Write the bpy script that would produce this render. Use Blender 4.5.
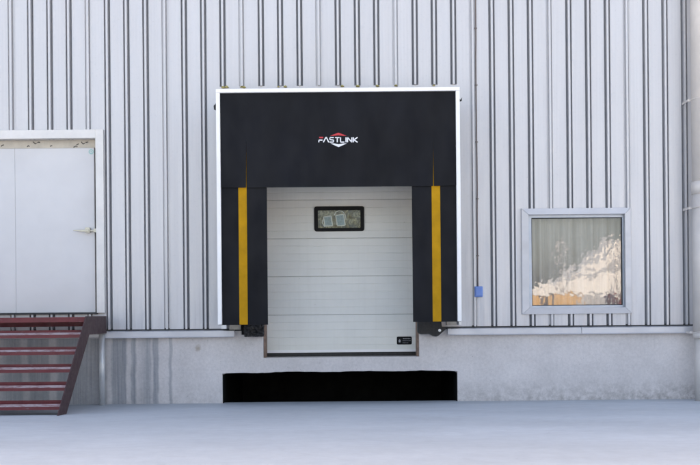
import bpy, bmesh, math, random
from mathutils import Matrix, Vector
random.seed(7)
S = bpy.context.scene
for o in list(bpy.data.objects): bpy.data.objects.remove(o)
COL = S.collection
rad = math.radians

# ------------------------------------------------------------------ camera
D, F, CH, ROLL = 13.0, 923.0, 1.24, 0.009     # distance to facade, focal length in photo pixels, eye height, roll
cam_d = bpy.data.cameras.new('camera'); cam = bpy.data.objects.new('camera', cam_d); COL.objects.link(cam)
cam_d.sensor_fit = 'HORIZONTAL'; cam_d.sensor_width = 36.0; cam_d.lens = 36.0 * F / 700.0
cam_d.shift_y = (314 - 232.5) / 700.0
cam_d.clip_start = 0.05; cam_d.clip_end = 2000
cam.matrix_world = Matrix.Translation((0, -D, CH)) @ Matrix.Rotation(rad(90), 4, 'X') @ Matrix.Rotation(-ROLL, 4, 'Z')
S.camera = cam
# ------------------------------------------------------------------ sky, sun, exposure
SUN_EL, SUN_AZ = rad(43), rad(12)              # the sun stands behind the building: the facade is in open shade
w = bpy.data.worlds.new('World'); S.world = w; w.use_nodes = True
nt = w.node_tree; nt.nodes.clear()
sky = nt.nodes.new('ShaderNodeTexSky'); sky.sky_type = 'NISHITA'; sky.sun_disc = False
sky.sun_elevation = SUN_EL; sky.sun_rotation = SUN_AZ
sky.air_density = 1.0; sky.dust_density = 4.0; sky.ozone_density = 1.0
bg = nt.nodes.new('ShaderNodeBackground'); bg.inputs['Strength'].default_value = 0.12
wo = nt.nodes.new('ShaderNodeOutputWorld')
nt.links.new(sky.outputs[0], bg.inputs[0]); nt.links.new(bg.outputs[0], wo.inputs[0])
sd = bpy.data.lights.new('sun', 'SUN'); sd.energy = 3.2; sd.angle = rad(0.5); sd.color = (1.0, 0.97, 0.92)
sun = bpy.data.objects.new('sun', sd); COL.objects.link(sun)
sdir = Vector((math.sin(SUN_AZ) * math.cos(SUN_EL), math.cos(SUN_AZ) * math.cos(SUN_EL), math.sin(SUN_EL)))
sun.rotation_euler = sdir.to_track_quat('Z', 'Y').to_euler(); sun.location = (0, 10, 20)
S.view_settings.view_transform = 'Standard'; S.view_settings.look = 'None'
S.view_settings.gamma = 1; S.view_settings.use_curve_mapping = False
S.view_settings.exposure = 2.12
S.view_settings.use_white_balance = True; S.view_settings.white_balance_temperature = 8000; S.view_settings.white_balance_tint = 16
S.render.engine = 'CYCLES'

# ------------------------------------------------------------------ photo pixel -> facade position
def P(px, py, y=0.0):
    dx, dy = px - 350.0, 314.0 - py
    c, s = math.cos(ROLL), math.sin(ROLL)
    k = (D + y) / F
    return (dx * c + dy * s) * k, CH + (-dx * s + dy * c) * k
def R(px0, py0, px1, py1, y=0.0):              # rectangle: x0, x1, z0, z1
    mx, my = (px0 + px1) / 2, (py0 + py1) / 2
    return P(px0, my, y)[0], P(px1, my, y)[0], P(mx, py1, y)[1], P(mx, py0, y)[1]

# ------------------------------------------------------------------ materials
class NT:
    def __init__(s, name):
        s.m = bpy.data.materials.new(name); s.m.use_nodes = True
        s.t = s.m.node_tree; s.b = s.t.nodes['Principled BSDF']; s.geo = None
    def n(s, kind, **kw):
        n = s.t.nodes.new('ShaderNode' + kind)
        for k, v in kw.items():
            if hasattr(n, k) and not k[0].isupper(): setattr(n, k, v)
        return n
    def l(s, a, b): s.t.links.new(a, b)
    def pos(s):
        if not s.geo: s.geo = s.n('NewGeometry')
        return s.geo.outputs['Position']
    def noise(s, scale, detail=4, rough=.55, stretch=(1, 1, 1), dist=0):
        mp = s.n('Mapping'); mp.inputs['Scale'].default_value = stretch
        s.l(s.pos(), mp.inputs['Vector'])
        n = s.n('TexNoise'); n.inputs['Scale'].default_value = scale; n.inputs['Detail'].default_value = detail
        n.inputs['Roughness'].default_value = rough; n.inputs['Distortion'].default_value = dist
        s.l(mp.outputs[0], n.inputs['Vector']); return n.outputs['Fac']
    def ramp(s, fac, stops, interp='LINEAR'):
        r = s.n('ValToRGB'); e = r.color_ramp.elements; r.color_ramp.interpolation = interp
        while len(e) < len(stops): e.new(0.5)
        for i, (p, c) in enumerate(stops):
            e[i].position = p
            e[i].color = (c, c, c, 1) if isinstance(c, (int, float)) else (*c, 1)
        s.l(fac, r.inputs[0]); return r.outputs[0]
    def math(s, op, a, b=None, clamp=False):
        n = s.n('Math', operation=op); n.use_clamp = clamp
        for i, v in enumerate((a, b)):
            if v is None: continue
            if isinstance(v, (int, float)): n.inputs[i].default_value = v
            else: s.l(v, n.inputs[i])
        return n.outputs[0]
    def mix(s, fac, a, b, mode='MIX'):
        n = s.n('Mix'); n.data_type = 'RGBA'; n.blend_type = mode
        for k, v in ((0, fac), (6, a), (7, b)):
            sock = n.inputs[k]
            if isinstance(v, (int, float)): sock.default_value = v if k == 0 else (v, v, v, 1)
            elif isinstance(v, tuple): sock.default_value = (*v, 1)
            else: s.l(v, sock)
        return n.outputs[2]
    def axis(s, i):
        x = s.n('SeparateXYZ'); s.l(s.pos(), x.inputs[0]); return x.outputs[i]
    def bump(s, h, dist=.01, strength=1.0, prev=None):
        b = s.n('Bump'); b.inputs['Distance'].default_value = dist; b.inputs['Strength'].default_value = strength
        s.l(h, b.inputs['Height'])
        if prev is not None: s.l(prev, b.inputs['Normal'])
        return b.outputs[0]
    def out(s, col=None, rough=None, metal=0.0, nrm=None, spec=.5):
        for key, v in (('Base Color', col), ('Roughness', rough), ('Metallic', metal)):
            if v is None: continue
            if isinstance(v, (int, float)): s.b.inputs[key].default_value = v
            elif isinstance(v, tuple): s.b.inputs[key].default_value = (*v, 1)
            else: s.l(v, s.b.inputs[key])
        s.b.inputs['Specular IOR Level'].default_value = spec
        if nrm is not None: s.l(nrm, s.b.inputs['Normal'])
        return s.m

def simple(name, col, rough=.5, metal=0., var=.12, scale=6., bump=.0015, bscale=60., stretch=(1, 1, 1), spec=.5):
    t = NT(name)
    n = t.noise(scale, 3, .6, stretch)
    f = t.ramp(n, [(.3, 1 - var), (.7, 1 + var * .4)])
    c = t.mix(1.0, col, f, 'MULTIPLY')
    nr = t.bump(t.noise(bscale, 2, .6, stretch), bump)
    if var < .05: return t.out(c, rough, metal, None, spec)
    r = t.ramp(t.noise(scale * 2.3, 2, .6, stretch), [(.25, max(.02, rough - .1)), (.75, min(1, rough + .1))])
    return t.out(c, r, metal, nr, spec)

def clad_material():
    t = NT('painted_cladding')
    big = t.ramp(t.noise(.8, 2, .6, (1, 1, .35)), [(.3, .96), (.7, 1.02)])
    st = t.ramp(t.noise(9, 3, .65, (3.0, 1, .05)), [(.35, .965), (.6, 1.0)])       # rain streaks
    dust = t.ramp(t.noise(30, 2, .7), [(.58, 1.0), (.8, .90)])
    c = t.mix(1, (.60, .60, .615), big, 'MULTIPLY'); c = t.mix(1, c, st, 'MULTIPLY'); c = t.mix(1, c, dust, 'MULTIPLY')
    # dirt washed down to the drip flashing
    z = t.axis(2)
    low = t.ramp(t.math('ADD', t.math('MULTIPLY', t.noise(8, 3, .7, (3, 1, .15)), 1.2), t.math('MULTIPLY', z, -.42)),
                 [(.0, 0.0), (.28, 1.0)])
    c = t.mix(t.math('MULTIPLY', low, .22), c, (.36, .35, .36))
    # micro ribbing of the sheet
    wv = t.n('TexWave'); wv.wave_type = 'BANDS'; wv.bands_direction = 'X'; wv.inputs['Scale'].default_value = 7.2
    wv.inputs['Distortion'].default_value = 0
    t.l(t.pos(), wv.inputs['Vector'])
    nr = t.bump(wv.outputs['Fac'], .0006, .5)
    nr = t.bump(t.noise(2.2, 2, .5, (1.5, 1, .4)), .006, .5, nr)
    r = t.ramp(t.noise(5, 3, .6, (2, 1, .2)), [(.3, .34), (.7, .5)])
    return t.out(c, r, .25, nr, .5)

def plinth_material():
    t = NT('plinth_concrete')
    n1 = t.ramp(t.noise(1.4, 5, .65), [(.3, .86), (.7, 1.06)])
    n2 = t.ramp(t.noise(26, 6, .75), [(.3, .88), (.62, 1.05)])
    c = t.mix(1, (.69, .65, .635), n1, 'MULTIPLY'); c = t.mix(1, c, n2, 'MULTIPLY')
    pits = t.ramp(t.noise(55, 2, .5), [(.68, 0.0), (.74, 1.0)])
    c = t.mix(t.math('MULTIPLY', pits, .55), c, (.16, .15, .14))
    # water streaks under the flashing at the left
    x, z = t.axis(0), t.axis(2)
    wob = t.math('MULTIPLY', t.math('SUBTRACT', t.noise(1.5, 3, .55, (.8, 1, 1.0)), .5), .13)
    xx = t.math('ADD', x, wob)
    u = t.math('DIVIDE', t.math('SUBTRACT', xx, -4.93), 2.75)      # 0..1 over photo px 0..195
    stops = [(0, .3), (7, .8), (20, .9), (23, .3), (27, .3), (30, .9), (48, .8), (50, .15), (55, .2), (58, .9), (104, .9),
             (107, .15), (110, .2), (112, 1), (125, 1), (127, .15), (130.5, .15), (132, .95), (135, .95), (137, .15),
             (147.2, .8), (149, .8), (151, .2), (153, .95), (156.5, .95), (158, .1), (168, .05), (169, .8), (171, .8), (172, 0), (195, 0)]
    band = t.ramp(u, [(max(0, min(1, p / 195)), v) for p, v in stops])
    grain = t.ramp(t.noise(14, 4, .7, (2.5, 1, .06)), [(.3, .55), (.62, 1.0)])
    wet = t.math('MULTIPLY', t.math('MULTIPLY', band, grain), .92)
    c = t.mix(wet, c, t.mix(1, c, (.36, .41, .46), 'MULTIPLY'))
    # splash dirt along the foot, stronger to the right
    foot = t.ramp(z, [(0.0, 1.0), (.32, 0.0)])
    spl = t.ramp(t.noise(9, 6, .75), [(.40, 0.0), (.62, 1.0)])
    xr = t.ramp(t.math('DIVIDE', t.math('ADD', x, 6), 12), [(.45, .25), (.93, 1.0)])
    c = t.mix(t.math('MULTIPLY', t.math('MULTIPLY', t.math('MULTIPLY', foot, spl), xr), .75), c, (.14, .125, .11))
    # brown spot
    vd = t.n('VectorMath', operation='DISTANCE'); t.l(t.pos(), vd.inputs[0]); sx, sz = P(198, 348)
    vd.inputs[1].default_value = (sx, 0, sz)
    sp = t.ramp(t.math('ADD', vd.outputs['Value'], t.math('MULTIPLY', t.noise(22, 3), .06)), [(.045, 1.0), (.085, 0.0)])
    c = t.mix(t.math('MULTIPLY', sp, .5), c, (.24, .16, .07))
    nr = t.bump(t.noise(70, 5, .7), .004, .6); nr = t.bump(t.noise(6, 4, .6), .012, .5, nr)
    rough = t.mix(wet, .88, .5)
    return t.out(c, rough, 0, nr, .35)

def ground_material():
    t = NT('yard_concrete')
    n1 = t.ramp(t.noise(.35, 5, .6, (1, 2.2, 1)), [(.3, .88), (.7, 1.05)])
    n2 = t.ramp(t.noise(7, 6, .7), [(.3, .92), (.65, 1.03)])
    c = t.mix(1, (.50, .55, .585), n1, 'MULTIPLY'); c = t.mix(1, c, n2, 'MULTIPLY')
    st = t.ramp(t.noise(.9, 5, .65, (.6, 1.6, 1), .6), [(.60, 0.0), (.74, 1.0)])
    c = t.mix(t.math('MULTIPLY', st, .22), c, (.27, .26, .25))
    # darker band along the wall, with a wandering edge
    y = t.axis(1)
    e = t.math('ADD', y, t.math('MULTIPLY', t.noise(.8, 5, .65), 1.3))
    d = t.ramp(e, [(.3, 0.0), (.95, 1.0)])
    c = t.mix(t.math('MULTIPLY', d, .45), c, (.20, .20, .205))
    v = t.n('TexVoronoi', feature='DISTANCE_TO_EDGE'); v.inputs['Scale'].default_value = .55; v.inputs['Randomness'].default_value = 1
    dn = t.n('VectorMath', operation='ADD'); t.l(t.pos(), dn.inputs[0])
    nn = t.n('TexNoise'); nn.inputs['Scale'].default_value = 2.2; nn.inputs['Detail'].default_value = 5
    t.l(t.pos(), nn.inputs['Vector']); sc = t.n('VectorMath', operation='SCALE'); sc.inputs['Scale'].default_value = .35
    t.l(nn.outputs['Color'], sc.inputs[0]); t.l(sc.outputs[0], dn.inputs[1]); t.l(dn.outputs[0], v.inputs['Vector'])
    ck = t.ramp(v.outputs['Distance'], [(.0, 1.0), (.006, 0.0)])
    ck = t.math('MULTIPLY', ck, t.ramp(t.noise(.5, 2), [(.5, 0.0), (.6, 1.0)]))
    c = t.mix(t.math('MULTIPLY', ck, .10), c, (.2, .2, .2))
    nr = t.bump(t.noise(45, 5, .7), .004, .5); nr = t.bump(t.noise(1.2, 3), .02, .4, nr)
    rough = t.ramp(t.noise(1.1, 4, .6), [(.3, .45), (.7, .75)])
    return t.out(c, rough, 0, nr, .4)

def glass_material(name, refl, tint, wav, wscale):
    t = NT(name); t.t.nodes.remove(t.b)
    tr = t.n('BsdfTransparent'); tr.inputs[0].default_value = (*tint, 1)
    gl = t.n('BsdfGlossy'); gl.inputs['Roughness'].default_value = .015; gl.inputs['Color'].default_value = (1, 1, 1, 1)
    nr = t.bump(t.noise(wscale, 2, .5, (1.4, 1, 1)), wav, 1.0); t.l(nr, gl.inputs['Normal'])
    mx = t.n('MixShader'); mx.inputs[0].default_value = refl
    t.l(tr.outputs[0], mx.inputs[1]); t.l(gl.outputs[0], mx.inputs[2])
    t.l(mx.outputs[0], t.t.nodes['Material Output'].inputs[0]); return t.m

def reflection_film_material():  # brown mottling painted in place of the pane's reflection
    t = NT('painted_reflection_film')
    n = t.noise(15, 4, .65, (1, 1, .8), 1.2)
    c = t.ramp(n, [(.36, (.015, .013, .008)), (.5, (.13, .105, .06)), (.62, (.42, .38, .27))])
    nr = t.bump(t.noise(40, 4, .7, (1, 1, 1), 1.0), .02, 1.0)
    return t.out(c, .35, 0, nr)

def stair_material():
    t = NT('red_oxide_paint')
    n = t.ramp(t.noise(7, 5, .65), [(.3, .75), (.7, 1.1)])
    c = t.mix(1, (.165, .022, .028), n, 'MULTIPLY')
    wear = t.ramp(t.noise(20, 6, .8, (.35, 1, 1)), [(.60, 0.0), (.70, 1.0)])
    c = t.mix(t.math('MULTIPLY', wear, .55), c, (.27, .20, .20))
    nr = t.bump(t.noise(50, 4, .7), .003, .5)
    return t.out(c, t.ramp(t.noise(9, 4), [(.3, .35), (.7, .6)]), 0, nr)

def door_material():
    t = NT('ivory_door_paint')
    n = t.ramp(t.noise(2, 4, .6), [(.3, .95), (.7, 1.02)])
    c = t.mix(1, (.80, .805, .755), n, 'MULTIPLY')
    sp = t.ramp(t.noise(22, 3, .6), [(.735, 0.0), (.76, 1.0)])
    c = t.mix(t.math('MULTIPLY', sp, .55), c, (.2, .19, .17))
    st = t.ramp(t.noise(7, 4, .65, (2.5, 1, .08)), [(.52, 0.0), (.75, 1.0)])
    c = t.mix(t.math('MULTIPLY', st, .07), c, (.36, .34, .28))
    return t.out(c, .5, 0, t.bump(t.noise(25, 2), .002, .5), .4)
def worn_highlight_material():  # worn steel, its pale tone also carrying a painted highlight
    t = NT('worn_highlight_steel')
    n = t.ramp(t.noise(24, 6, .8, (.25, 1, 1)), [(.36, 0.0), (.54, 1.0)])
    c = t.mix(n, (.15, .035, .04), (.36, .30, .31))
    return t.out(c, .42, .15, t.bump(t.noise(60, 4, .7), .003, .5))
M = dict(
    clad=clad_material(), plinth=plinth_material(), ground=ground_material(), stair=stair_material(), refl_film=reflection_film_material(), worn_highlight=worn_highlight_material(),
    stringer=simple('dark_brown_red_paint', (.060, .022, .024), .5, 0, .2, 6),
    flash=simple('flashing_paint', (.60, .60, .62), .42, .2, .12, 3, .003, 9, (.6, 1, 1)),
    white=simple('white_frame_paint', (.74, .73, .71), .45, 0, .08, 5),
    trim=simple('white_aluminium_trim', (.88, .88, .88), .35, 0, .04, 5),
    leaf=simple('door_leaf_paint', (.64, .645, .66), .4, 0, .06, 1.5, .004, 3),
    reveal=simple('beige_reveal', (.56, .52, .45), .6, 0, .15, 7),
    door=door_material(),
    curtain_pvc=simple('black_pvc_fabric', (.0045, .0055, .009), .62, 0, .45, 2.2, .022, 2.0, (1, 1, .5), spec=.22),
    yellow=simple('yellow_stripe', (.50, .255, .010), .7, 0, .2, 5, spec=.15),
    rubber=simple('black_rubber', (.012, .012, .013), .55, 0, .3, 20, .006, 30),
    black=simple('black_plastic', (.006, .006, .007), .6, 0, .2, 20, spec=.2),
    pit=simple('pit_shade_black', (.012, .012, .012), .85, 0, .4, 4, spec=.1),  # shade of the deep recess put into the colour
    steel=simple('galvanised_steel', (.74, .75, .76), .35, .3, .2, 9, .002, 30, (1, 1, .3)),
    alu=simple('grey_aluminium', (.48, .53, .60), .38, .35, .08, 6),
    joint=simple('joint_back_grey', (.27, .285, .31), .7, 0, .04),
    gasket=simple('dark_gasket', (.03, .032, .035), .6),
    rust=simple('rusty_angle', (.30, .20, .155), .8, 0, .5, 14, .004, 40),
    beige=simple('beige_board', (.42, .39, .34), .75, 0, .2, 12),
    pipe=simple('downpipe_plastic', (.64, .60, .565), .45, 0, .08, 4),
    blue=simple('blue_box_plastic', (.13, .27, .66), .35, 0, .06, 8),
    cable=simple('brown_cable', (.16, .13, .12), .6),
    foam=simple('yellow_foam', (.46, .40, .15), .9, 0, .3, 40, .01, 60),
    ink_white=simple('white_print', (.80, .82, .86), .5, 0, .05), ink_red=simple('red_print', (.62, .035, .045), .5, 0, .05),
    ink_grey=simple('grey_print', (.33, .34, .36), .5, 0, .05), refl_blue=simple('blue_reflection', (.20, .33, .47), .4, 0, .5, 40),
    teal=simple('teal_sticker', (.30, .55, .53), .5), scribble=simple('dark_marker', (.07, .065, .06), .7),
    cloth=simple('curtain_cloth', (.43, .42, .405), .9, 0, .25, 5, .004, 60, (3, 1, .08)),
    roofm=simple('roof_sheet', (.5, .5, .5), .6), shedw=simple('shed_white_wall', (.80, .80, .79), .6),
    orange=simple('orange_container_paint', (.62, .36, .10), .5, 0, .25, 2), shedroof=simple('shed_roof', (.42, .43, .45), .6),
    redc=simple('red_container_paint', (.5, .06, .03), .5, 0, .25, 2),
    handle=simple('cast_zinc_handle', (.52, .50, .42), .38, .6, .15, 20),
    glass=glass_material('window_glass', .058, (.95, .95, .94), .0010, 4.6),
    acrylic=glass_material('vision_pane', .03, (.9, .92, .88), .004, 8),
)

# ------------------------------------------------------------------ mesh helpers
class MB:
    def __init__(s): s.v, s.f = [], []
    def add(s, vs, fs):
        b = len(s.v); s.v += [tuple(v) for v in vs]; s.f += [tuple(b + i for i in f) for f in fs]; return s
    def box(s, x0, x1, y0, y1, z0, z1):
        vs = [(x, y, z) for z in (z0, z1) for y in (y0, y1) for x in (x0, x1)]
        return s.add(vs, [(0, 2, 3, 1), (4, 5, 7, 6), (0, 1, 5, 4), (2, 6, 7, 3), (0, 4, 6, 2), (1, 3, 7, 5)])
    def prism(s, pts, a0, a1, axis='y'):       # pts in the other two axes
        n = len(pts)
        def mk(p, a):
            return {'y': (p[0], a, p[1]), 'x': (a, p[0], p[1]), 'z': (p[0], p[1], a)}[axis]
        vs = [mk(p, a0) for p in pts] + [mk(p, a1) for p in pts]
        fs = [tuple(range(n)), tuple(range(2 * n - 1, n - 1, -1))] + [(i, n + i, n + (i + 1) % n, (i + 1) % n) for i in range(n)]
        return s.add(vs, fs)
    def tube(s, path, r, n=12, caps=True):
        rings = []
        for i, p in enumerate(path):
            p = Vector(p); a = Vector(path[max(0, i - 1)]); b = Vector(path[min(len(path) - 1, i + 1)])
            d = (b - a).normalized(); u = d.orthogonal().normalized() if i == 0 else (u - d * u.dot(d)).normalized()
            v = d.cross(u); rr = r[i] if isinstance(r, (list, tuple)) else r
            rings.append([p + (u * math.cos(2 * math.pi * k / n) + v * math.sin(2 * math.pi * k / n)) * rr for k in range(n)])
        vs = [q for ring in rings for q in ring]
        fs = [(i * n + k, i * n + (k + 1) % n, (i + 1) * n + (k + 1) % n, (i + 1) * n + k) for i in range(len(path) - 1) for k in range(n)]
        if caps: fs += [tuple(range(n - 1, -1, -1)), tuple((len(path) - 1) * n + k for k in range(n))]
        return s.add(vs, fs)
    def mesh(s, name, mat, bevel=0, seg=2, smooth=False):
        me = bpy.data.meshes.new(name); me.from_pydata(s.v, [], s.f)
        bm = bmesh.new(); bm.from_mesh(me)
        if bevel:
            bmesh.ops.remove_doubles(bm, verts=bm.verts, dist=1e-6)
            ed = [e for e in bm.edges if len(e.link_faces) == 2 and e.calc_face_angle(0) > .35]
            bmesh.ops.bevel(bm, geom=ed, offset=bevel, segments=seg, profile=.6, affect='EDGES', clamp_overlap=True)
        bmesh.ops.recalc_face_normals(bm, faces=bm.faces)
        bm.to_mesh(me); bm.free()
        if smooth:
            for p in me.polygons: p.use_smooth = True
        me.materials.append(M[mat]); return me
    def build(s, name, mat, parent=None, bevel=0, seg=2, smooth=False):
        o = bpy.data.objects.new(name, s.mesh(name, mat, bevel, seg, smooth)); COL.objects.link(o); o.parent = parent; return o
def empty(name, loc=(0, 0, 0), parent=None):
    o = bpy.data.objects.new(name, None); o.location = loc; COL.objects.link(o); o.parent = parent; o.empty_display_size = .2
    return o
def tag(o, label, cat, group=None):
    o['label'] = label; o['category'] = cat
    if group: o['group'] = group
    return o
def rounded(x0, x1, z0, z1, r, n=5):
    pts = []
    for cx, cz, a in ((x1 - r, z1 - r, 0), (x0 + r, z1 - r, 90), (x0 + r, z0 + r, 180), (x1 - r, z0 + r, 270)):
        pts += [(cx + r * math.cos(rad(a + 90 * k / n)), cz + r * math.sin(rad(a + 90 * k / n))) for k in range(n + 1)]
    return pts
def ring(mb, outer, inner, y0, y1):            # frame between two outlines with the same number of points
    n = len(outer)
    vs = [(p[0], y, p[1]) for y in (y0, y1) for o in (outer, inner) for p in o]
    fs = []
    for i in range(n):
        j = (i + 1) % n
        fs += [(i, j, n + j, n + i), (2 * n + j, 2 * n + i, 3 * n + i, 3 * n + j), (i, 2 * n + i, 2 * n + j, j), (n + i, n + j, 3 * n + j, 3 * n + i)]
    return mb.add(vs, fs)

# ------------------------------------------------------------------ ground
BX0, BX1, BY1 = -13.0, 13.0, 15.0
def GZ(y):                                      # the yard falls gently towards the dock
    return .046 * min(max(-y - .35, 0), 6.5)
g = MB()
E = 320.0
rows = [.12, -.30] + [-.35 - .5 * i for i in range(14)] + [-7.5, -12, -30, -80, -E]
for ya_, yb_ in zip(rows, rows[1:]):
    g.add([(-E, yb_, GZ(yb_)), (E, yb_, GZ(yb_)), (E, ya_, GZ(ya_)), (-E, ya_, GZ(ya_))], [(0, 1, 2, 3)])
for a, b, c, d in ((-E, BX0 + .1, .12, E), (BX1 - .1, E, .12, E), (BX0 + .1, BX1 - .1, BY1 - .1, E)):
    g.add([(a, c, 0), (b, c, 0), (b, d, 0), (a, d, 0)], [(0, 1, 2, 3)])
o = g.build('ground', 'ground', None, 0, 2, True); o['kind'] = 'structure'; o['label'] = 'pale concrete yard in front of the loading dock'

# ------------------------------------------------------------------ warehouse
wh = empty('warehouse')
tag(wh, 'white ribbed metal warehouse facade on a grey concrete plinth', 'warehouse')
LEDGE = 1.019                                   # underside of the cladding / top of the drip flashing
TOP = 9.4
door_hole = R(262.5, 170, 418.5, 357.2)
pit_hole = R(222.5, 372.6, 457.5, 402)
win_hole = R(528, 213.5, 627, 308.5)
lx0, lx1, lz0, lz1 = R(-66, 139.5, 97, 313.3)
ldoor_hole = (lx0, lx1, lz0, lz1)
x0, _, _, _ = R(213, 85, 464, 300); _, x1, _, _ = R(213, 85, 464, 300)
shelter_cut = (x0, x1, LEDGE - .1, P(340, 85.6)[1])

# plinth: slab with the door opening and the pit opening
def plinth():
    dx0, dx1, dz, _ = door_hole; px0, px1, _, pz = pit_hole
    xs = sorted(set([BX0, BX1, dx0, dx1, px0, px1] + [px0 + (px1 - px0) * i / 40 for i in range(1, 40)]))
    zs = [-.9, .0, pz, dz, LEDGE - .004]
    def hole(i, j):
        xm, zm = (xs[i] + xs[i + 1]) / 2, (zs[j] + zs[j + 1]) / 2
        return (dx0 < xm < dx1 and zm > dz) or (px0 < xm < px1 and zm < pz)
    rng = random.Random(3); wob = {}
    def vert(i, j, y):
        x, z = xs[i], zs[j]
        if j == 2 and px0 - 1e-6 <= x <= px1 + 1e-6:
            if i not in wob: wob[i] = rng.uniform(-.003, .003) + .005 * math.sin(i * .55) - .016 * max(0, 1 - (x - px0) / .75) + .016
            z += wob[i] if px0 < x < px1 else wob[i] * .3
        return (x, y, z)
    m = MB(); nx, nz = len(xs) - 1, len(zs) - 1
    full = lambda i, j: 0 <= i < nx and 0 <= j < nz and not hole(i, j)
    Y0, Y1 = .0, .32
    for i in range(nx):
        for j in range(nz):
            if not full(i, j): continue
            a, b, c, d = (i, j), (i + 1, j), (i + 1, j + 1), (i, j + 1)
            m.add([vert(*q, Y0) for q in (a, b, c, d)], [(0, 1, 2, 3)])
            m.add([vert(*q, Y1) for q in (d, c, b, a)], [(0, 1, 2, 3)])
            for (ni, nj), (p, q) in (((i - 1, j), (d, a)), ((i + 1, j), (b, c)), ((i, j - 1), (a, b)), ((i, j + 1), (c, d))):
                if not full(ni, nj):
                    m.add([vert(*p, Y0), vert(*p, Y1), vert(*q, Y1), vert(*q, Y0)], [(0, 1, 2, 3)])
    ob = m.build('plinth', 'plinth', wh)
    bm = bmesh.new(); bm.from_mesh(ob.data); bmesh.ops.remove_doubles(bm, verts=bm.verts, dist=1e-5)
    bmesh.ops.recalc_face_normals(bm, faces=bm.faces); bm.to_mesh(ob.data); bm.free()
    ob['label'] = 'grey concrete plinth with water streaks at its left'
plinth()
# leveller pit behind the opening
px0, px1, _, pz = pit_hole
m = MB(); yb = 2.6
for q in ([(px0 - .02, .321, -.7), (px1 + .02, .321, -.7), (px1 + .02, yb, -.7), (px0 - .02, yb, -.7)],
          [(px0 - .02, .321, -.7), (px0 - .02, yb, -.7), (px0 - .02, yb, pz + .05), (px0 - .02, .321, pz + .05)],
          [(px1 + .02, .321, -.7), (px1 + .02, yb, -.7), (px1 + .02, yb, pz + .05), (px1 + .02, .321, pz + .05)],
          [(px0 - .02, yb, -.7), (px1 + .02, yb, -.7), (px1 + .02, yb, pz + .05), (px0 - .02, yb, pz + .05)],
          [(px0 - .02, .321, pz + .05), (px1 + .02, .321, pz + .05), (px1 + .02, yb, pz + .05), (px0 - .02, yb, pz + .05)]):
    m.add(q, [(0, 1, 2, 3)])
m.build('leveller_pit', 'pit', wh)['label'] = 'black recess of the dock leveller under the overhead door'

MB().box(px0 + .001, px0 + .012, .012, .319, -.6, pz - .02).build('pit_shade_plate', 'pit', wh)  # black plates added so the pit jambs stay dark
MB().box(px1 - .012, px1 - .001, .012, .319, -.6, pz - .02).build('pit_shade_plate', 'pit', wh)

# cladding sheets: four ribs each, cut round the openings
PITCH = 19.22 / 71.0
XR0 = (13.6 - 350) / 71.0
RIB_D, RIB_T, RIB_B = .030, .0140, .0445         # crown depth, half width of crown, half width with the joints beside it
SLOT = .055                                     # how far the joints beside a rib step back
CLAD_HOLES = [door_hole, win_hole, ldoor_hole]
def intervals(z0, z1, holes):
    segs = [(z0, z1)]
    for a, b in holes:
        out = []
        for s0, s1 in segs:
            if b <= s0 or a >= s1: out.append((s0, s1)); continue
            if a > s0: out.append((s0, a))
            if b < s1: out.append((b, s1))
        segs = out
    return segs
def slots(k):
    r = random.Random(k * 7 + 1); f = r.uniform(.92, 1.06)
    return (SLOT * .45 * f, SLOT * .45) if k % 4 == 0 else (SLOT * f, SLOT * r.uniform(.92, 1.06))
def islands(mb):
    parent = list(range(len(mb.v))); key = {}
    def find(i):
        while parent[i] != i: parent[i] = parent[parent[i]]; i = parent[i]
        return i
    for i, v in enumerate(mb.v):
        q = tuple(round(c, 4) for c in v)
        if q in key: parent[find(i)] = find(key[q])
        else: key[q] = i
    for f in mb.f:
        for i in f[1:]: parent[find(i)] = find(f[0])
    groups = {}
    for f in mb.f: groups.setdefault(find(f[0]), []).append(f)
    for fs in groups.values():
        m = MB()
        for f in fs: m.add([mb.v[i] for i in f], [tuple(range(len(f)))])
        yield m
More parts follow.
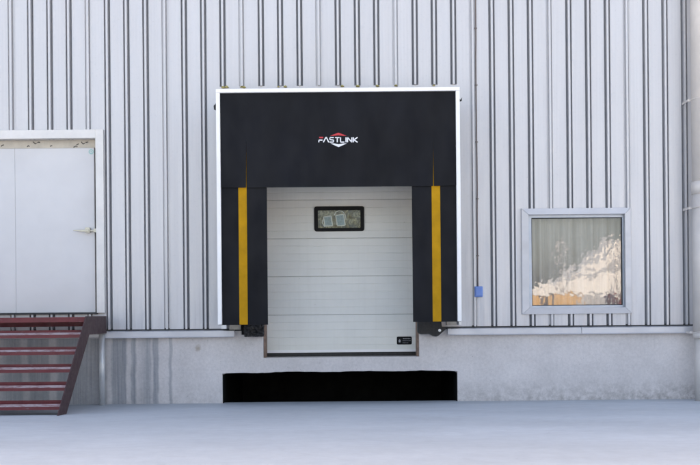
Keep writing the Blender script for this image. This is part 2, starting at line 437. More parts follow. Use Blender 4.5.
def sheet(idx):
    yo = -.0035 if idx % 2 else .0
    k0 = idx * 4
    m = MB(); segs = []
    xprev = XR0 + k0 * PITCH + RIB_B - .012
    for k in range(k0 + 1, k0 + 5):
        c = XR0 + k * PITCH
        segs.append(('flat', (xprev, 0), (c - RIB_B, 0)))
        dl, dr_ = slots(k)
        pr = [(c - RIB_B, 0), (c - RIB_B + .003, dl), (c - RIB_T - .002, dl), (c - RIB_T, -RIB_D), (c + RIB_T, -RIB_D), (c + RIB_T + .002, dr_), (c + RIB_B - .003, dr_), (c + RIB_B, 0)]
        segs += [('rib', a, b) for a, b in zip(pr, pr[1:])]
        segs.append(('fill', (c - RIB_B, 0), (c + RIB_B, 0)))
        xprev = c + RIB_B
    segs.append(('flat', (xprev, 0), (xprev + .006, 0)))
    edges = sorted({e for h in CLAD_HOLES + [shelter_cut] for e in h[:2]})
    for kind, a, b in segs:
        cuts = [a[0]] + [e for e in edges if a[0] + 1e-5 < e < b[0] - 1e-5] + [b[0]]
        for u0, u1 in zip(cuts, cuts[1:]):
            xm = (u0 + u1) / 2
            ya = a[1] + (b[1] - a[1]) * (u0 - a[0]) / (b[0] - a[0]); y_b = a[1] + (b[1] - a[1]) * (u1 - a[0]) / (b[0] - a[0])
            hs = [(h[2], h[3]) for h in CLAD_HOLES if h[0] < xm < h[1]]
            insh = shelter_cut[0] < xm < shelter_cut[1]
            lo, hi = LEDGE + .032, TOP
            if kind == 'rib' and insh: hs.append((shelter_cut[2], shelter_cut[3]))
            if kind == 'fill':
                if not insh: continue
                lo, hi = LEDGE + .032, shelter_cut[3]
            for z0, z1 in intervals(lo, hi, hs):
                m.add([(u0, ya + yo, z0), (u1, y_b + yo, z0), (u1, y_b + yo, z1), (u0, ya + yo, z1)], [(0, 1, 2, 3)])
    for k in range(k0 + 1, k0 + 5):              # closed ends of the ribs above the shelter
        c = XR0 + k * PITCH; z = shelter_cut[3]
        if shelter_cut[0] < c < shelter_cut[1]:
            dl, dr_ = slots(k)
            for a, b, u, v in ((-RIB_B, -RIB_T - .001, 0, dl), (RIB_T + .001, RIB_B, 0, dr_), (-RIB_T - .001, RIB_T + .001, -RIB_D, 0)):
                m.add([(c + a, u + yo, z), (c + b, u + yo, z), (c + b, v + yo, z), (c + a, v + yo, z)], [(0, 1, 2, 3)])
    for mi in islands(m):
        if len(mi.f) < 4: continue
        ob = mi.build('cladding_sheet', 'clad', wh)
        bm = bmesh.new(); bm.from_mesh(ob.data); bmesh.ops.remove_doubles(bm, verts=bm.verts, dist=1e-5)
        bmesh.ops.recalc_face_normals(bm, faces=bm.faces)
        for f in bm.faces:                       # darker grey at the back of the joints
            if min(v.co.y for v in f.verts) > SLOT * .5 + yo: f.material_index = 1
        bm.to_mesh(ob.data); bm.free(); ob.data.materials.append(M['joint'])
for idx in range(-7, 16):
    xa = XR0 + idx * 4 * PITCH
    if xa < BX0 - .2 or xa + 4.4 * PITCH > BX1 + .6: continue
    sheet(idx)
# liner wall behind the sheets, side walls, back, roof
m = MB()
holes = CLAD_HOLES
xs = sorted({BX0, BX1} | {e for h in holes for e in h[:2]})
for u0, u1 in zip(xs, xs[1:]):
    for z0, z1 in intervals(LEDGE - .004, TOP, [(h[2], h[3]) for h in holes if h[0] < (u0 + u1) / 2 < h[1]]):
        m.box(u0, u1, .125, .30, z0, z1)
m.build('liner_wall', 'white', wh)
MB().box(BX0, BX0 + .2, .33, BY1, -.3, TOP).build('side_wall', 'flash', wh)
MB().box(BX1 - .2, BX1, .33, BY1, -.3, TOP).build('side_wall', 'flash', wh)
MB().box(BX0 + .2, BX1 - .2, BY1 - .2, BY1, -.3, TOP).build('back_wall', 'flash', wh)
MB().box(BX0, BX1, .0, BY1, TOP + .002, TOP + .25).build('roof', 'roofm', wh)
MB().box(BX0, BX1, -.09, .0, TOP - .15, TOP + .3).build('eaves_flashing', 'flash', wh)

for a, b in ((BX0, door_hole[0] - .02), (door_hole[1] + .02, BX1)):
    MB().box(a, b, .005, .12, LEDGE - .003, LEDGE + .045).build('closure_strip', 'gasket', wh)
# drip flashing: left run and right run
def drip(pxa, pxb):
    xa, xb = P(pxa, 330)[0], P(pxb, 330)[0]
    h = 6.0 / 71
    pts = [(.004, LEDGE + .012), (-.075, LEDGE), (-.078, LEDGE - h + .012), (-.092, LEDGE - h), (-.086, LEDGE - h - .004), (-.066, LEDGE - h + .006), (-.066, LEDGE - .02), (.004, LEDGE - .02)]
    xs = [xa, xb]
    MB().prism(pts, xa, xb, 'x').build('drip_flashing', 'flash', wh)
drip(-560, 105.4); drip(106, 234.8); drip(447.2, 580); drip(580.5, 870)

# --- insulated door at the left, above the landing
dr = empty('insulated_door', parent=wh)
x0, x1, z0, z1 = ldoor_hole
ox0, ox1, oz0, oz1 = x0 - 8 / 71, P(105, 220)[0], z0, P(20, 130.8)[1]
MB().box(x1, ox1, -.055, .03, z0 - .005, oz1).build('door_jamb', 'white', dr, .006)
MB().box(ox0, x0, -.055, .03, z0 - .005, oz1).build('door_jamb', 'white', dr, .006)
MB().box(x0, x1, -.055, .03, z1, oz1).build('head_frame', 'white', dr, .006)
MB().box(x1 - .002, x1 + .016, .0, .2, z0, z1 + .01).build('reveal', 'beige', dr)
lzt = P(50, 148.2, .1)[1]
MB().box(x0, x1, .10, .16, lzt, z1).build('lintel', 'reveal', dr)
_, lxr, _, _ = R(0, 148, 94.8, 312.8, .07)
seam = P(15.5, 230, .07)[0]
for a, b in ((x0 + .01, seam - .001), (seam + .001, lxr)):
    MB().box(a, b, .07, .15, z0 + .004, lzt - .006).build('door_leaf', 'leaf', dr, .003, 1)
MB().box(lxr, x1 - .003, .12, .17, z0, lzt).build('edge_seal', 'gasket', dr)
MB().box(x0, x1, -.045, .2, z0 - .02, z0 + .003).build('threshold', 'gasket', dr)
# handle: pointed lever, boss, keeper
hx, hz = P(87.5, 230.6, .02)
m = MB()
xa = P(73.5, 231, .02)[0]
m.prism([(xa, hz - .004), (xa + .13, hz - .017), (hx + .02, hz - .014), (hx + .02, hz + .018), (xa + .13, hz + .014), (xa, hz + .010)], .005, .025)
m.build('handle', 'handle', dr, .004)
MB().prism(rounded(hx - .035, hx + .035, hz - .032, hz + .045, .014), .012, .069).build('handle_boss', 'handle', dr, .004)
kx = P(96.5, 231, .02)[0]
MB().box(hx + .03, kx - .005, .025, .069, hz - .012, hz + .008).box(kx - .03, kx + .02, -.02, .06, hz - .028, hz + .026).build('latch_keeper', 'handle', dr, .004)
# teal sticker ring and marker scribbles
cx, cz = P(91.2, 151.8, .07)
ring(MB(), [(cx + .036 * math.cos(a * .393), cz + .036 * math.sin(a * .393)) for a in range(16)], [(cx + .022 * math.cos(a * .393), cz + .022 * math.sin(a * .393)) for a in range(16)], .0665, .0695).build('sticker', 'teal', dr)
MB().prism([(cx + .010 * math.cos(a * .785), cz + .010 * math.sin(a * .785)) for a in range(8)], .0665, .0695).build('sticker_dot', 'teal', dr)
m = MB()
def stroke(m, pts, wd, y, d=.0015):
    for (ax, az), (bx, bz) in zip(pts, pts[1:]):
        vx, vz = bx - ax, bz - az; L = math.hypot(vx, vz) or 1; nx, nz = -vz / L * wd / 2, vx / L * wd / 2
        m.prism([(ax + nx, az + nz), (bx + nx, bz + nz), (bx - nx, bz - nz), (ax - nx, az - nz)], y - d, y)
for pts in ([(1, 146.5), (2.5, 145.2), (4, 145)], [(27, 147), (28.5, 145.5), (29.5, 146.8)], [(33, 141.8), (35.5, 144), (36.5, 143)], [(37.5, 143), (39, 142), (40, 143)],
            [(50, 146.6), (51.3, 145.6), (52.2, 146)], [(73.5, 147.4), (76, 146), (77.5, 146.8)], [(76.5, 145), (79, 143.8)], [(81.2, 141.8), (83.2, 144.2), (84.6, 143)], [(85.5, 142.6), (88.4, 142)]):
    stroke(m, [P(a, b, .1) for a, b in pts], .013, .0992)
m.build('marker_scribble', 'scribble', dr)['kind'] = 'stuff'

# --- sectional overhead door
sdoor = empty('overhead_door', parent=wh)
YD = .34
sx0, sx1 = P(263.5, 270, YD)[0], P(418.5, 270, YD)[0]
cuts = [352.4, 314.6, 276.2, 238.2, 199.7, 161.2]
for a, b in zip(cuts, cuts[1:]):
    z0, z1 = P(341, a, YD)[1], P(341, b, YD)[1]
    n = 5; hgt = (z1 - z0); pts = []
    e = .006; pts.append((YD + .04, z0 + .0015)); pts.append((YD + e, z0 + .0015)); pts.append((YD, z0 + .008))
    for k in range(1, n):
        zz = z0 + hgt * k / n
        pts += [(YD, zz - .006), (YD + .004, zz - .001), (YD + .004, zz + .001), (YD, zz + .006)]
    pts += [(YD, z1 - .008), (YD + e, z1 - .0015), (YD + .04, z1 - .0015)]
    MB().prism(pts, sx0, sx1, 'x').build('door_panel', 'door', sdoor)
z0 = P(341, 352.4, YD)[1]
MB().box(sx0, sx1, YD + .002, YD + .045, door_hole[2] + .002, z0 + .001).build('bottom_seal', 'rubber', sdoor)
MB().box(sx0, sx1, YD - .006, YD + .0, z0 + .002, z0 + .04).build('bottom_rail', 'trim', sdoor, .002)
# vision window
a = R(314.2, 206.4, 364.2, 231.4, YD); b = R(318, 210.3, 360.4, 228, YD)
ring(MB(), rounded(*a, .035), rounded(*b, .012), YD - .022, YD - .001).build('vision_frame', 'black', sdoor, .003)
MB().box(b[0] - .004, b[1] + .004, YD - .012, YD - .009, b[2] - .004, b[3] + .004).build('vision_pane', 'acrylic', sdoor)
MB().box(b[0] - .004, b[1] + .004, YD - .0065, YD - .0025, b[2] - .004, b[3] + .004).build('reflection_film', 'refl_film', sdoor)  # added sheet whose colours stand in for the yard mirrored in the pane
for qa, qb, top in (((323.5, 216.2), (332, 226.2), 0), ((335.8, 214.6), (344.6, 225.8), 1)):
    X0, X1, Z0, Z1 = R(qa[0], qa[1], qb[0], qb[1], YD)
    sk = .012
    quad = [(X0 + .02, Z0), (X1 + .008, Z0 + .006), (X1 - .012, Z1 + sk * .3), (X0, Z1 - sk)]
    MB().prism(quad, YD - .0081, YD - .0069).build('painted_reflection', 'refl_blue', sdoor)  # mirrored shapes painted as flat blue marks with pale outlines
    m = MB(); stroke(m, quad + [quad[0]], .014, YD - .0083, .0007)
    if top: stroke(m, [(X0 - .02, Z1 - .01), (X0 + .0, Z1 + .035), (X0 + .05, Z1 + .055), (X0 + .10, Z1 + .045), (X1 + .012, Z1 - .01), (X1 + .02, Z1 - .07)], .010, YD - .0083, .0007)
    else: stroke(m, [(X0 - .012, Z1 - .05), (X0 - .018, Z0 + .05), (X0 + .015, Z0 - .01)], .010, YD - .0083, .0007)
    m.build('painted_reflection_outline', 'ink_white', sdoor)
# black label low at the right
a = R(396.8, 336.6, 411.8, 344.4, YD)
MB().prism(rounded(*a, .018), YD - .004, YD - .0005).build('label_plate', 'black', sdoor)
m = MB(); cx, cz = P(399.6, 340.8, YD)
m.prism([(cx - .012, cz - .022), (cx + .012, cz - .022), (cx + .015, cz + .008), (cx, cz + .024), (cx - .015, cz + .008)], YD - .0052, YD - .0041)
for r_, (l0, l1) in enumerate(((403, 410.4), (402.6, 410.8), (402.6, 408.2))):
    zz = P(404, 338.6 + 2.1 * r_, YD)[1]; xx = P(l0, 340, YD)[0]; xe = P(l1, 340, YD)[0]; rr = random.Random(r_)
    while xx < xe:
        wd = rr.uniform(.008, .016); m.box(xx, min(xx + wd, xe), YD - .0052, YD - .0041, zz - .007 + .003 * (r_ > 0), zz + .006 - .003 * (r_ > 0)); xx += wd + .005
m.build('label_print', 'ink_grey', sdoor)['kind'] = 'stuff'
# small scuffs are in the paint; guide angles in the opening
for s_, xx in ((1, door_hole[0]), (-1, door_hole[1])):
    ob = MB().prism([(xx + s_ * .001, .06), (xx + s_ * .026, .06), (xx + s_ * .026, .335), (xx + s_ * .001, .335)], door_hole[2] + .003, door_hole[3] - .003, 'z').build('guide_angle', 'rust', sdoor)
MB().box(sx0 - .2, sx1 + .2, .40, .44, door_hole[2] + .45, 4.2).build('backing', 'black', sdoor)

# --- window at the right
wn = empty('window', parent=wh)
o_ = R(522, 208, 631.5, 313.8, -.05); i_ = R(528.8, 214.2, 625.2, 307.6, -.05)
crn = lambda r: [(r[0], r[2]), (r[1], r[2]), (r[1], r[3]), (r[0], r[3])]
co, ci = crn(o_), crn(i_)
for k in range(4):                               # four mitred pieces of flashing, each with a sloping face
    j = (k + 1) % 4
    m = MB(); e = .0012
    dv = Vector((co[j][0] - co[k][0], co[j][1] - co[k][1])).normalized() * e
    qs = [Vector(co[k]) + dv, Vector(co[j]) - dv, Vector(ci[j]) - dv, Vector(ci[k]) + dv]
    vs = [(q.x, y, q.y) for y in (-.058 + 0, .004) for q in qs]
    vs[0] = (vs[0][0], -.044, vs[0][2]); vs[1] = (vs[1][0], -.044, vs[1][2])
    m.add(vs, [(0, 1, 2, 3), (7, 6, 5, 4), (0, 4, 5, 1), (1, 5, 6, 2), (2, 6, 7, 3), (3, 7, 4, 0)])
    m.build('frame_flashing', 'flash', wn, .002, 1)
a = R(527.6, 213, 626.2, 309, .03); b = R(531.6, 217.6, 622.4, 305.4, .03)
ring(MB(), crn(a), crn(b), .02, .085).build('sash_frame', 'alu', wn, .004)
c_ = (b[0] + .010, b[1] - .010, b[2] + .010, b[3] - .010)
ring(MB(), crn(b), crn(c_), .038, .06).build('glazing_gasket', 'gasket', wn)
MB().box(b[0], b[1], .050, .054, b[2], b[3]).build('pane', 'glass', wn)
# curtain hanging inside
m = MB(); n = 90; cx0, cx1, cz0, cz1 = b[0] - .05, b[1] + .05, b[2] - .05, b[3] + .03
vs = []
rng = random.Random(5); ph = [rng.uniform(0, 6.28) for _ in range(6)]
for j in range(2):
    for i in range(n + 1):
        u = i / n
        yy = .20 + .018 * math.sin(u * 47 + ph[0] + .6 * math.sin(u * 9)) + .012 * math.sin(u * 83 + ph[1]) * (1 + j * .3)
        vs.append((cx0 + (cx1 - cx0) * u, yy, cz1 if j else cz0))
m.add(vs, [(i, i + 1, n + 2 + i, n + 1 + i) for i in range(n)])
cur = m.build('curtain', 'cloth', None, smooth=True)
tag(cur, 'grey beige curtain hanging behind the window glass', 'curtain')
MB().box(cx0 - .02, cx1 + .02, .19, .21, cz1 - .001, cz1 + .03).build('curtain_rail', 'white', cur)

# ------------------------------------------------------------------ dock shelter
ys = -.85
sh = empty('dock_shelter', (0, 0, P(340, 324)[1]))
tag(sh, 'black dock shelter with white trim and yellow stripes around the overhead door', 'dock shelter')
sh_off = -sh.location.z
def shb(m, name, mat, bevel=0, parent=None, **k):
    m.v = [(x, y, z + sh_off) for x, y, z in m.v]
    return m.build(name, mat, parent or sh, bevel, **k)
t_ = R(217.0, 88.2, 460.2, 92.0, ys); L = R(217.0, 92.0, 221.0, 324.6, ys); Rr = R(456.6, 92.0, 460.4, 321.2, ys)
xa, xb = t_[0], t_[1]
lx = (L[0], L[0] + .052); rx = (Rr[0], Rr[0] + .052)
zt0, zt1 = t_[2], t_[3]
shb(MB().box(lx[0], rx[1], ys - .02, ys + .05, zt0, zt1), 'top_trim', 'trim', .004)
shb(MB().box(lx[0], lx[1], ys - .018, ys + .05, L[2], zt0 - .001), 'side_trim', 'trim', .004)
shb(MB().box(rx[0], rx[1], ys - .018, ys + .05, Rr[2], zt0 - .001), 'side_trim', 'trim', .004)
# header curtain with two narrow tapering slits
zb = P(340, 186.7, ys)[1]
def slit(px, top, w):
    xc = P(px, 187, ys)[0]; zt = P(px, top, ys)[1]; xt = P(px - .3, top, ys)[0]
    return [(xc - w / 2, zb), (xt, zt), (xc + w / 2, zb)]
hl, hr = lx[1] - .006, rx[0] + .006
pts = [(hl, zb + .004)] + [(hl, zt0 - .002), (hr, zt0 - .002), (hr, zb + .006)] + list(reversed(slit(433.6, 140, .015))) + list(reversed(slit(246.4, 138, .015)))
hdr = shb(MB().prism(pts, ys + .012, ys + .018), 'header_curtain', 'curtain_pvc')
# side curtains
for s_, (pa, pb, pbot), (sa, sb), (la, lb) in ((-1, (221, 267, 324.8), (238.7, 247.0), lx), (1, (412.0, 456.6, 321.8), (431.9, 440.4), rx)):
    r_ = R(pa, 92, pb, pbot, ys + .04)
    xi0, xi1 = (la + .004, r_[1]) if s_ < 0 else (r_[0], lb - .004)
    cur_ = shb(MB().box(xi0, xi1, ys + .034, ys + .044, r_[2], zt0 - .002), 'side_curtain', 'curtain_pvc', .002)
    q = R(sa, 130, sb, pbot, ys + .035)
    shb(MB().box(q[0], q[1], ys + .029, ys + .0335, r_[2] + .004, P(340, 132, ys)[1]), 'yellow_stripe', 'yellow', parent=cur_)
    # fabric side wall back to the building
    xw = lx[0] + .012 if s_ < 0 else rx[1] - .012
    shb(MB().box(min(xw, xw + s_ * .006), max(xw, xw + s_ * .006), ys + .05, -.002, r_[2] + .01, zt0 - .0), 'side_fabric', 'curtain_pvc')
    zf = P(340, 98, ys)[1]; zg = P(340, 108.5 if s_ < 0 else 102, ys)[1]; xo = lx[0] if s_ < 0 else rx[1]
    shb(MB().prism([(xo, zf), (xo + s_ * .012, zf - .05), (xo + s_ * .040, zg + .06), (xo + s_ * .034, zg + .01), (xo, zg)], ys + .045, ys + .06), 'fabric_flap', 'rubber')
    fb = R(233, 316, 241, 330.2, -.06) if s_ < 0 else R(446.5, 314, 456.5, 325.8, -.06)
    shb(MB().box(fb[0] - .05 * (s_ < 0), fb[1], -.09, -.002, fb[2] + .01, fb[3]), 'foot_pad', 'beige', .006)
    lb_ = R(221.8, 314, 227, 329.6, -.1) if s_ < 0 else R(458.3, 312, 461, 325.5, -.1)
    shb(MB().box(lb_[0], lb_[1], -.16, -.002, lb_[2] + .012, lb_[3]), 'wall_bracket', 'steel', .003)
shb(MB().add([(lx[0] + .01, ys + .05, zt1 - .012), (rx[1] - .01, ys + .05, zt1 - .012), (rx[1] - .01, -.001, zt1 + .03), (lx[0] + .01, -.001, zt1 + .03),
              (lx[0] + .01, ys + .05, zt1 - .022), (rx[1] - .01, ys + .05, zt1 - .022), (rx[1] - .01, -.001, zt1 + .02), (lx[0] + .01, -.001, zt1 + .02)],
             [(0, 1, 2, 3), (7, 6, 5, 4), (0, 4, 5, 1), (1, 5, 6, 2), (2, 6, 7, 3), (3, 7, 4, 0)]), 'roof_fabric', 'gasket')
# foam sealant dabs under the rib ends
m = MB(); rng = random.Random(11)
for k in range(11, 24):
    c = XR0 + k * PITCH
    for q in range(rng.choice((0, 1, 1, 2))):
        cx = c + rng.uniform(-.05, .07); r0 = rng.uniform(.012, .024)
        m.tube([(cx - r0, -.012, shelter_cut[3] - .014), (cx, -.022, shelter_cut[3] - .010 + rng.uniform(-.006, .006)), (cx + r0 * 1.2, -.012, shelter_cut[3] - .018)], [r0 * .5, r0 * .8, r0 * .35], 7)
shb(m, 'foam_sealant', 'foam', smooth=True)['kind'] = 'stuff'
# emblem: lettering and two chevrons
def E2(px, py): return P(px, py, ys)
yE = ys + .0108
glyph = {
 'F': [[(0, 1.9), (0, .75), (.3, .42), (1, .42)]], 'A': [[(0, 0), (.55, 1), (.65, 1), (1.15, 0)]], 'S': [[(1, .95), (.12, .95), (.05, .55), (.95, .45), (.9, .05), (0, .05)]],
 'T': [[(0, .95), (1.05, .95)], [(.52, .95), (.52, 0)]], 'L': [[(0, 1), (0, .05), (.85, .05)]], 'I': [[(0, 1), (0, 0)]],
 'N': [[(0, 0), (0, 1), (.95, 0), (.95, 1)]], 'K': [[(0, 0), (0, 1)], [(.95, 1), (.12, .5), (.95, 0)]]}
glyph['F'] = [[(0, 0), (.08, .45), (.95, .45)]]
x = 318.7
H = 5.0
for ch, wd in zip('FASTLINK', (4.0, 5.4, 4.3, 4.4, 3.9, 0.0, 4.6, 4.4)):
    m = MB()
    for pl in glyph[ch]:
        ww = wd if wd else 1
        mx = {'A': 1.15, 'T': 1.05, 'L': .85}.get(ch, 1)
        stroke(m, [E2(x + p[0] / mx * ww, 142.2 - p[1] * H) for p in pl], .0145, yE, .002)
    shb(m, 'letter', 'ink_white', parent=hdr)
    x += wd + {'F': .6, 'A': .8, 'I': 1.5, 'L': 1.6, 'T': 1.0}.get(ch, 1.3)
m = MB(); stroke(m, [E2(319.2, 137.4), E2(323.2, 137.4)], .018, yE, .002); shb(m, 'emblem_bar', 'ink_red', parent=hdr)
shb(MB().prism([E2(330.2, 135.6), E2(338.4, 132.6), E2(346.6, 135.6), E2(343.5, 135.8), E2(338.4, 135.2), E2(333.3, 135.8)], yE - .002, yE), 'emblem_chevron', 'ink_red', parent=hdr)
shb(MB().prism([E2(330.4, 143.3), E2(338.6, 147.0), E2(346.8, 143.3), E2(343.0, 143.3), E2(338.6, 144.2), E2(334.2, 143.3)], yE - .002, yE), 'emblem_chevron', 'ink_white', parent=hdr)

# ------------------------------------------------------------------ dock bumpers
def crumple(x0, x1, z0, z1, y0, y1, seed, amp):
    rng = random.Random(seed); bm = bmesh.new()
    bmesh.ops.create_cube(bm, size=1)
    bmesh.ops.subdivide_edges(bm, edges=bm.edges, cuts=9, use_grid_fill=True)
    for v in bm.verts:
        c = v.co
        c.x = x0 + (c.x + .5) * (x1 - x0); c.y = y0 + (c.y + .5) * (y1 - y0); c.z = z0 + (c.z + .5) * (z1 - z0)
        if c.y < y1 - .01: c += Vector((rng.uniform(-amp, amp), rng.uniform(-amp * 1.6, amp), rng.uniform(-amp, amp)))
    m = MB(); m.v = [tuple(v.co) for v in bm.verts]; bm.verts.index_update(); m.f = [tuple(v.index for v in f.verts) for f in bm.faces]; bm.free()
    return m
x0, x1, z0, z1 = R(244.5, 322, 263.2, 336.2, -.12)
b1 = crumple(x0, x1, z0, z1, -.16, -.001, 2, .011).build('dock_bumper', 'rubber')
tag(b1, 'crumpled black bumper at the left foot of the dock shelter', 'bumper')
MB().box(x0 - .05, x0 - .012, -.05, -.001, z0 + .02, z1).build('mounting_plate', 'black', b1, .003)
q = lambda a, b: P(a, b, -.14)
pts = [q(*p) for p in [(417.6, 320), (417.6, 331), (418.6, 333.2), (420.6, 334.2), (429.4, 333.8), (433, 336), (436, 336.6), (438.4, 335.6), (446.4, 328.6), (446.6, 327), (441.6, 326.4), (441, 320)]]
b2 = MB().prism(pts, -.17, -.001).build('dock_bumper', 'rubber', None, .006)
tag(b2, 'black bumper with a holed bracket at the right foot of the dock shelter', 'bumper')
bx, bz = P(439.6, 330.3, -.17)
MB().tube([(bx, -.1695, bz), (bx, -.184, bz)], .02, 12).build('hole_disc', 'trim', b2)  # pale disc added in place of the light hole in the bracket

# ------------------------------------------------------------------ steel stair
XS = (108.3 - 350) / 71.0
SW = 2.3
st = empty('steel_stair', (XS - SW / 2, -1.2, 0))
tag(st, 'dark red steel stair and landing below the left insulated door', 'stair')
so = -st.location
def stb(m, name, mat, bevel=.0, **k):
    m.v = [(x + so.x, y + so.y, z + so.z) for x, y, z in m.v]
    return m.build(name, mat, st, bevel, **k)
prof = [(-.1, 1.243), (-1.09, 1.243), (-2.37, .0), (-2.03, .0), (-.95, 1.0), (-.1, 1.0)]
for xx, yoff in ((XS, 0), (XS - SW, 0)):
    stb(MB().prism(prof, xx - .012, xx, 'x'), 'stringer', 'stringer', .002)
    # flange along the outer edge
LX0, LX1 = XS - SW + .002, XS - .014
stb(MB().box(LX0, LX1, -1.085, -.1, 1.212, 1.232), 'landing_plate', 'stair', .002)
stb(MB().box(LX0, LX1, -1.087, -1.075, 1.168, 1.2115), 'landing_nosing', 'stair', .002)
stb(MB().box(LX0, LX1, -.112, -.10, 1.10, 1.211), 'landing_beam', 'stair')
RISE, RUN = .2068, .2125
for i in range(1, 6):
    z = 1.24 - RISE * i; yf = -1.085 - RUN * i
    # folded tread: plate, rounded nose, front lip and back upstand
    pr = [(yf + .256, z + .030), (yf + .256, z - .005), (yf + .034, z - .005), (yf + .006, z - .028), (yf + .006, z - .062), (yf, z - .062), (yf, z - .024), (yf + .030, z), (yf + .250, z), (yf + .250, z + .030)]
    tr_ = stb(MB().prism(pr, LX0, LX1, 'x'), 'tread', 'stair')
    nz = MB().prism([(yf + .060, z + .0005), (yf + .028, z + .0005), (yf - .0015, z - .0235), (yf - .0035, z - .0225), (yf + .027, z + .003), (yf + .060, z + .003)], LX0 + .003, LX1 - .003, 'x')
    nz.v = [(x + so.x, y + so.y, q + so.z) for x, y, q in nz.v]
    nz.build('worn_highlight_nosing', 'worn_highlight', tr_)  # wear and a painted highlight along the tread nose
pxc = (102 - 350) / 71.0 * (13 - .1) / 13
stb(MB().tube([(pxc, -.12, 0), (pxc, -.12, 1.005)], .041, 20, True), 'support_post', 'steel', smooth=False)
for ob in st.children:
    if ob.name.startswith('support_post'):
        for p in ob.data.polygons: p.use_smooth = len(p.vertices) == 4
stb(MB().tube([(XS - SW + .06, -.12, 0), (XS - SW + .06, -.12, 1.005)], .041, 20, True), 'support_post', 'steel')

# ------------------------------------------------------------------ downpipe at the right edge
dpx = P(692.3, 200, -.25)[0] + .125; dy = -.25
dp = empty('downpipe', (dpx, dy, 0)); tag(dp, 'pale beige downpipe against the wall at the right edge of the facade', 'downpipe')
def dpt(m, name, mat, **k):
    m.v = [(x - dpx, y - dy, z) for x, y, z in m.v]; return m.build(name, mat, dp, **k)
def cyl(z0, z1, r): return MB().tube([(dpx, dy, z0), (dpx, dy, z1)], r, 28, True)
zc = P(690, 193.5, dy)[1]; zl = P(690, 336, dy)[1]
def sm(o):
    for p in o.data.polygons: p.use_smooth = len(p.vertices) == 4
sm(dpt(cyl(zl, zc, .123), 'pipe_section', 'pipe')); sm(dpt(cyl(zc + .001, TOP, .123), 'pipe_section', 'pipe')); sm(dpt(cyl(0, zl - .001, .107), 'pipe_section', 'pipe'))
sm(dpt(cyl(zc - .01, zc + .16, .131), 'pipe_coupling', 'pipe')); sm(dpt(cyl(zl - .03, zl + .05, .128), 'pipe_coupling', 'pipe'))
for py_ in (98.5, 206.5, 331):
    z = P(690, py_, dy)[1]
    m = MB(); n = 28
    m.tube([(dpx + .1265 * math.cos(a * 2 * math.pi / n), dy + .1265 * math.sin(a * 2 * math.pi / n), z + .02 * math.cos(a * 2 * math.pi / n)) for a in range(n + 1)], .009, 6)
    m.box(dpx - .17, dpx - .125, dy + .02, dy + .045, z - .035, z - .005).box(dpx - .17, dpx - .155, dy + .045, -.002, z - .035, z - .005)
    dpt(m, 'pipe_strap', 'pipe')

# ------------------------------------------------------------------ blue wall box with cable
bx, bz = P(478.6, 291.6, -.04)
bo = empty('wall_box', (bx, 0, bz - .075)); tag(bo, 'small blue box with a thin cable on the cladding left of the window', 'wall box')
def bbt(m, name, mat, bevel=0, **k):
    m.v = [(x - bx, y, z - bz + .075) for x, y, z in m.v]; return m.build(name, mat, bo, bevel, **k)
bbt(MB().box(bx - .058, bx + .058, -.055, -.0045, bz - .075, bz + .075), 'housing', 'blue', .012)
bbt(MB().box(bx - .043, bx + .043, -.0635, -.0555, bz - .058, bz + .058), 'cover', 'blue', .004)
cpts = []; rng = random.Random(4)
for i in range(34):
    z = bz + .07 + (TOP - .2 - bz) * i / 33
    cpts.append((bx - .004 + rng.uniform(-.003, .003), -.013, z))
bbt(MB().tube(cpts, .0085, 8), 'cable', 'cable', smooth=True)
for i in range(0, 9):
    z = bz + .5 + i * .8
    bbt(MB().box(bx - .022, bx + .014, -.024, -.0042, z, z + .012), 'cable_clip', 'cable')

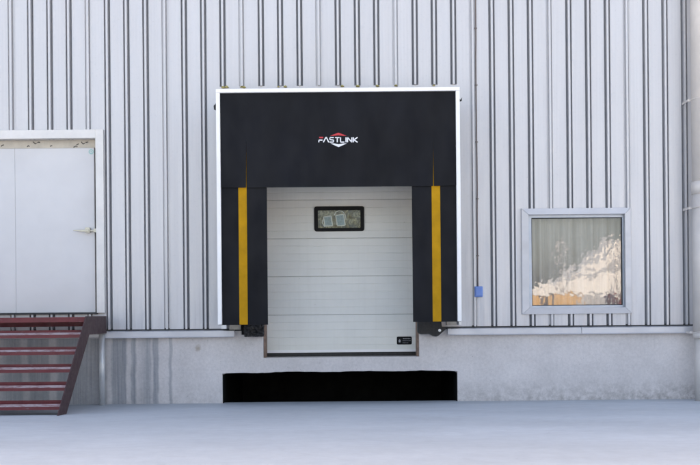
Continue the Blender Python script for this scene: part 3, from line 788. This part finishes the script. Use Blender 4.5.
# ------------------------------------------------------------------ yard behind the camera (mirrored in the window)
def container(x, y, rz, mat, label, L=6.06, Wd=2.44, Hh=2.59):
    c = empty('shipping_container', (x, y, GZ(y))); c.rotation_euler.z = rz
    tag(c, label, 'container')
    m = MB(); n = 22; p = L / n
    for s_ in (-1, 1):
        pts = []
        for i in range(n):
            a = -L / 2 + i * p; yo = s_ * Wd / 2; yi = s_ * (Wd / 2 - .04)
            pts += [(a, yo), (a + p * .35, yo), (a + p * .5, yi), (a + p * .85, yi)]
        pts += [(L / 2, s_ * Wd / 2), (L / 2, s_ * (Wd / 2 - .08)), (-L / 2, s_ * (Wd / 2 - .08))]
        m.prism(pts, .16, Hh - .12, 'z')
    m.box(-L / 2 + .05, L / 2 - .05, -Wd / 2 + .05, Wd / 2 - .05, .14, .2).box(-L / 2 + .03, -L / 2 + .08, -Wd / 2 + .09, Wd / 2 - .09, .2, Hh - .1)
    m.build('side_panel', mat, c)
    f = MB()
    for sx in (-1, 1):
        for sy in (-1, 1): f.box(sx * L / 2 - .08, sx * L / 2 + .08, sy * Wd / 2 - .06, sy * Wd / 2 + .03, 0, Hh)
    for sy in (-1, 1): f.box(-L / 2 + .08, L / 2 - .08, sy * Wd / 2 - .05, sy * Wd / 2 + .02, Hh - .13, Hh).box(-L / 2 + .08, L / 2 - .08, sy * Wd / 2 - .05, sy * Wd / 2 + .02, .02, .17)
    f.build('frame', mat, c)
    MB().box(-L / 2 + .08, L / 2 - .08, -Wd / 2 + .05, Wd / 2 - .05, Hh - .1, Hh - .05).build('roof', mat, c)
    for sy in (-1, 1): MB().box(L / 2 - .02, L / 2 + .03, min(0, sy * (Wd / 2 - .07)) + .01, max(0, sy * (Wd / 2 - .07)) - .01, .18, Hh - .14).build('door', mat, c, .01)
    return c
for x, y, rz, mt, lb in ((15.2, -70, 88, 'orange', 'orange shipping container mirrored at the lower left of the window'),
                         (18.7, -69, 93, 'orange', 'orange shipping container mirrored left of the middle of the window'),
                         (21.6, -72, 90, 'shedroof', 'grey shipping container mirrored right of the middle of the window'),
                         (24.7, -69, 86, 'redc', 'red shipping container mirrored at the lower right of the window')):
    container(x, y, rad(rz), mt, lb)
shd = empty('storage_shed', (21.0, -80.0, GZ(-80))); tag(shd, 'white storage shed with a stepped roof mirrored in the window', 'shed')
m = MB()
m.prism([(-9, 0), (14, 0), (14, 10), (6.6, 8.6), (5.4, 7.8), (4.9, 7.0), (4.2, 6.4), (3.2, 5.6), (1.9, 5.0), (.6, 4.2), (-.3, 3.7), (-9, 3.5)], -9, 0)
m.build('wall', 'shedw', shd)
MB().prism([(1.4, 4.0), (7.6, 5.5), (7.6, 6.3), (1.4, 4.6)], .003, .06).build('window_band', 'shedroof', shd)
for x_, lb in ((23.0, 'grey utility pole mirrored left of centre in the window'), (23.4, 'grey utility pole mirrored at the right of the window')):
    up = MB().tube([(x_ - 4.4 if 'left' in lb else x_, -68, GZ(-68)), (x_ - 4.4 if 'left' in lb else x_, -68, 7.8)], [.16, .11], 10).build('utility_pole', 'shedroof')
    tag(up, lb, 'pole')
for a_ in (-7.5, -4.6, 1.5, 6.5): MB().box(a_, a_ + 1.9, .003, .08, 0.01, 2.6).build('roller_door', 'shedroof', shd)
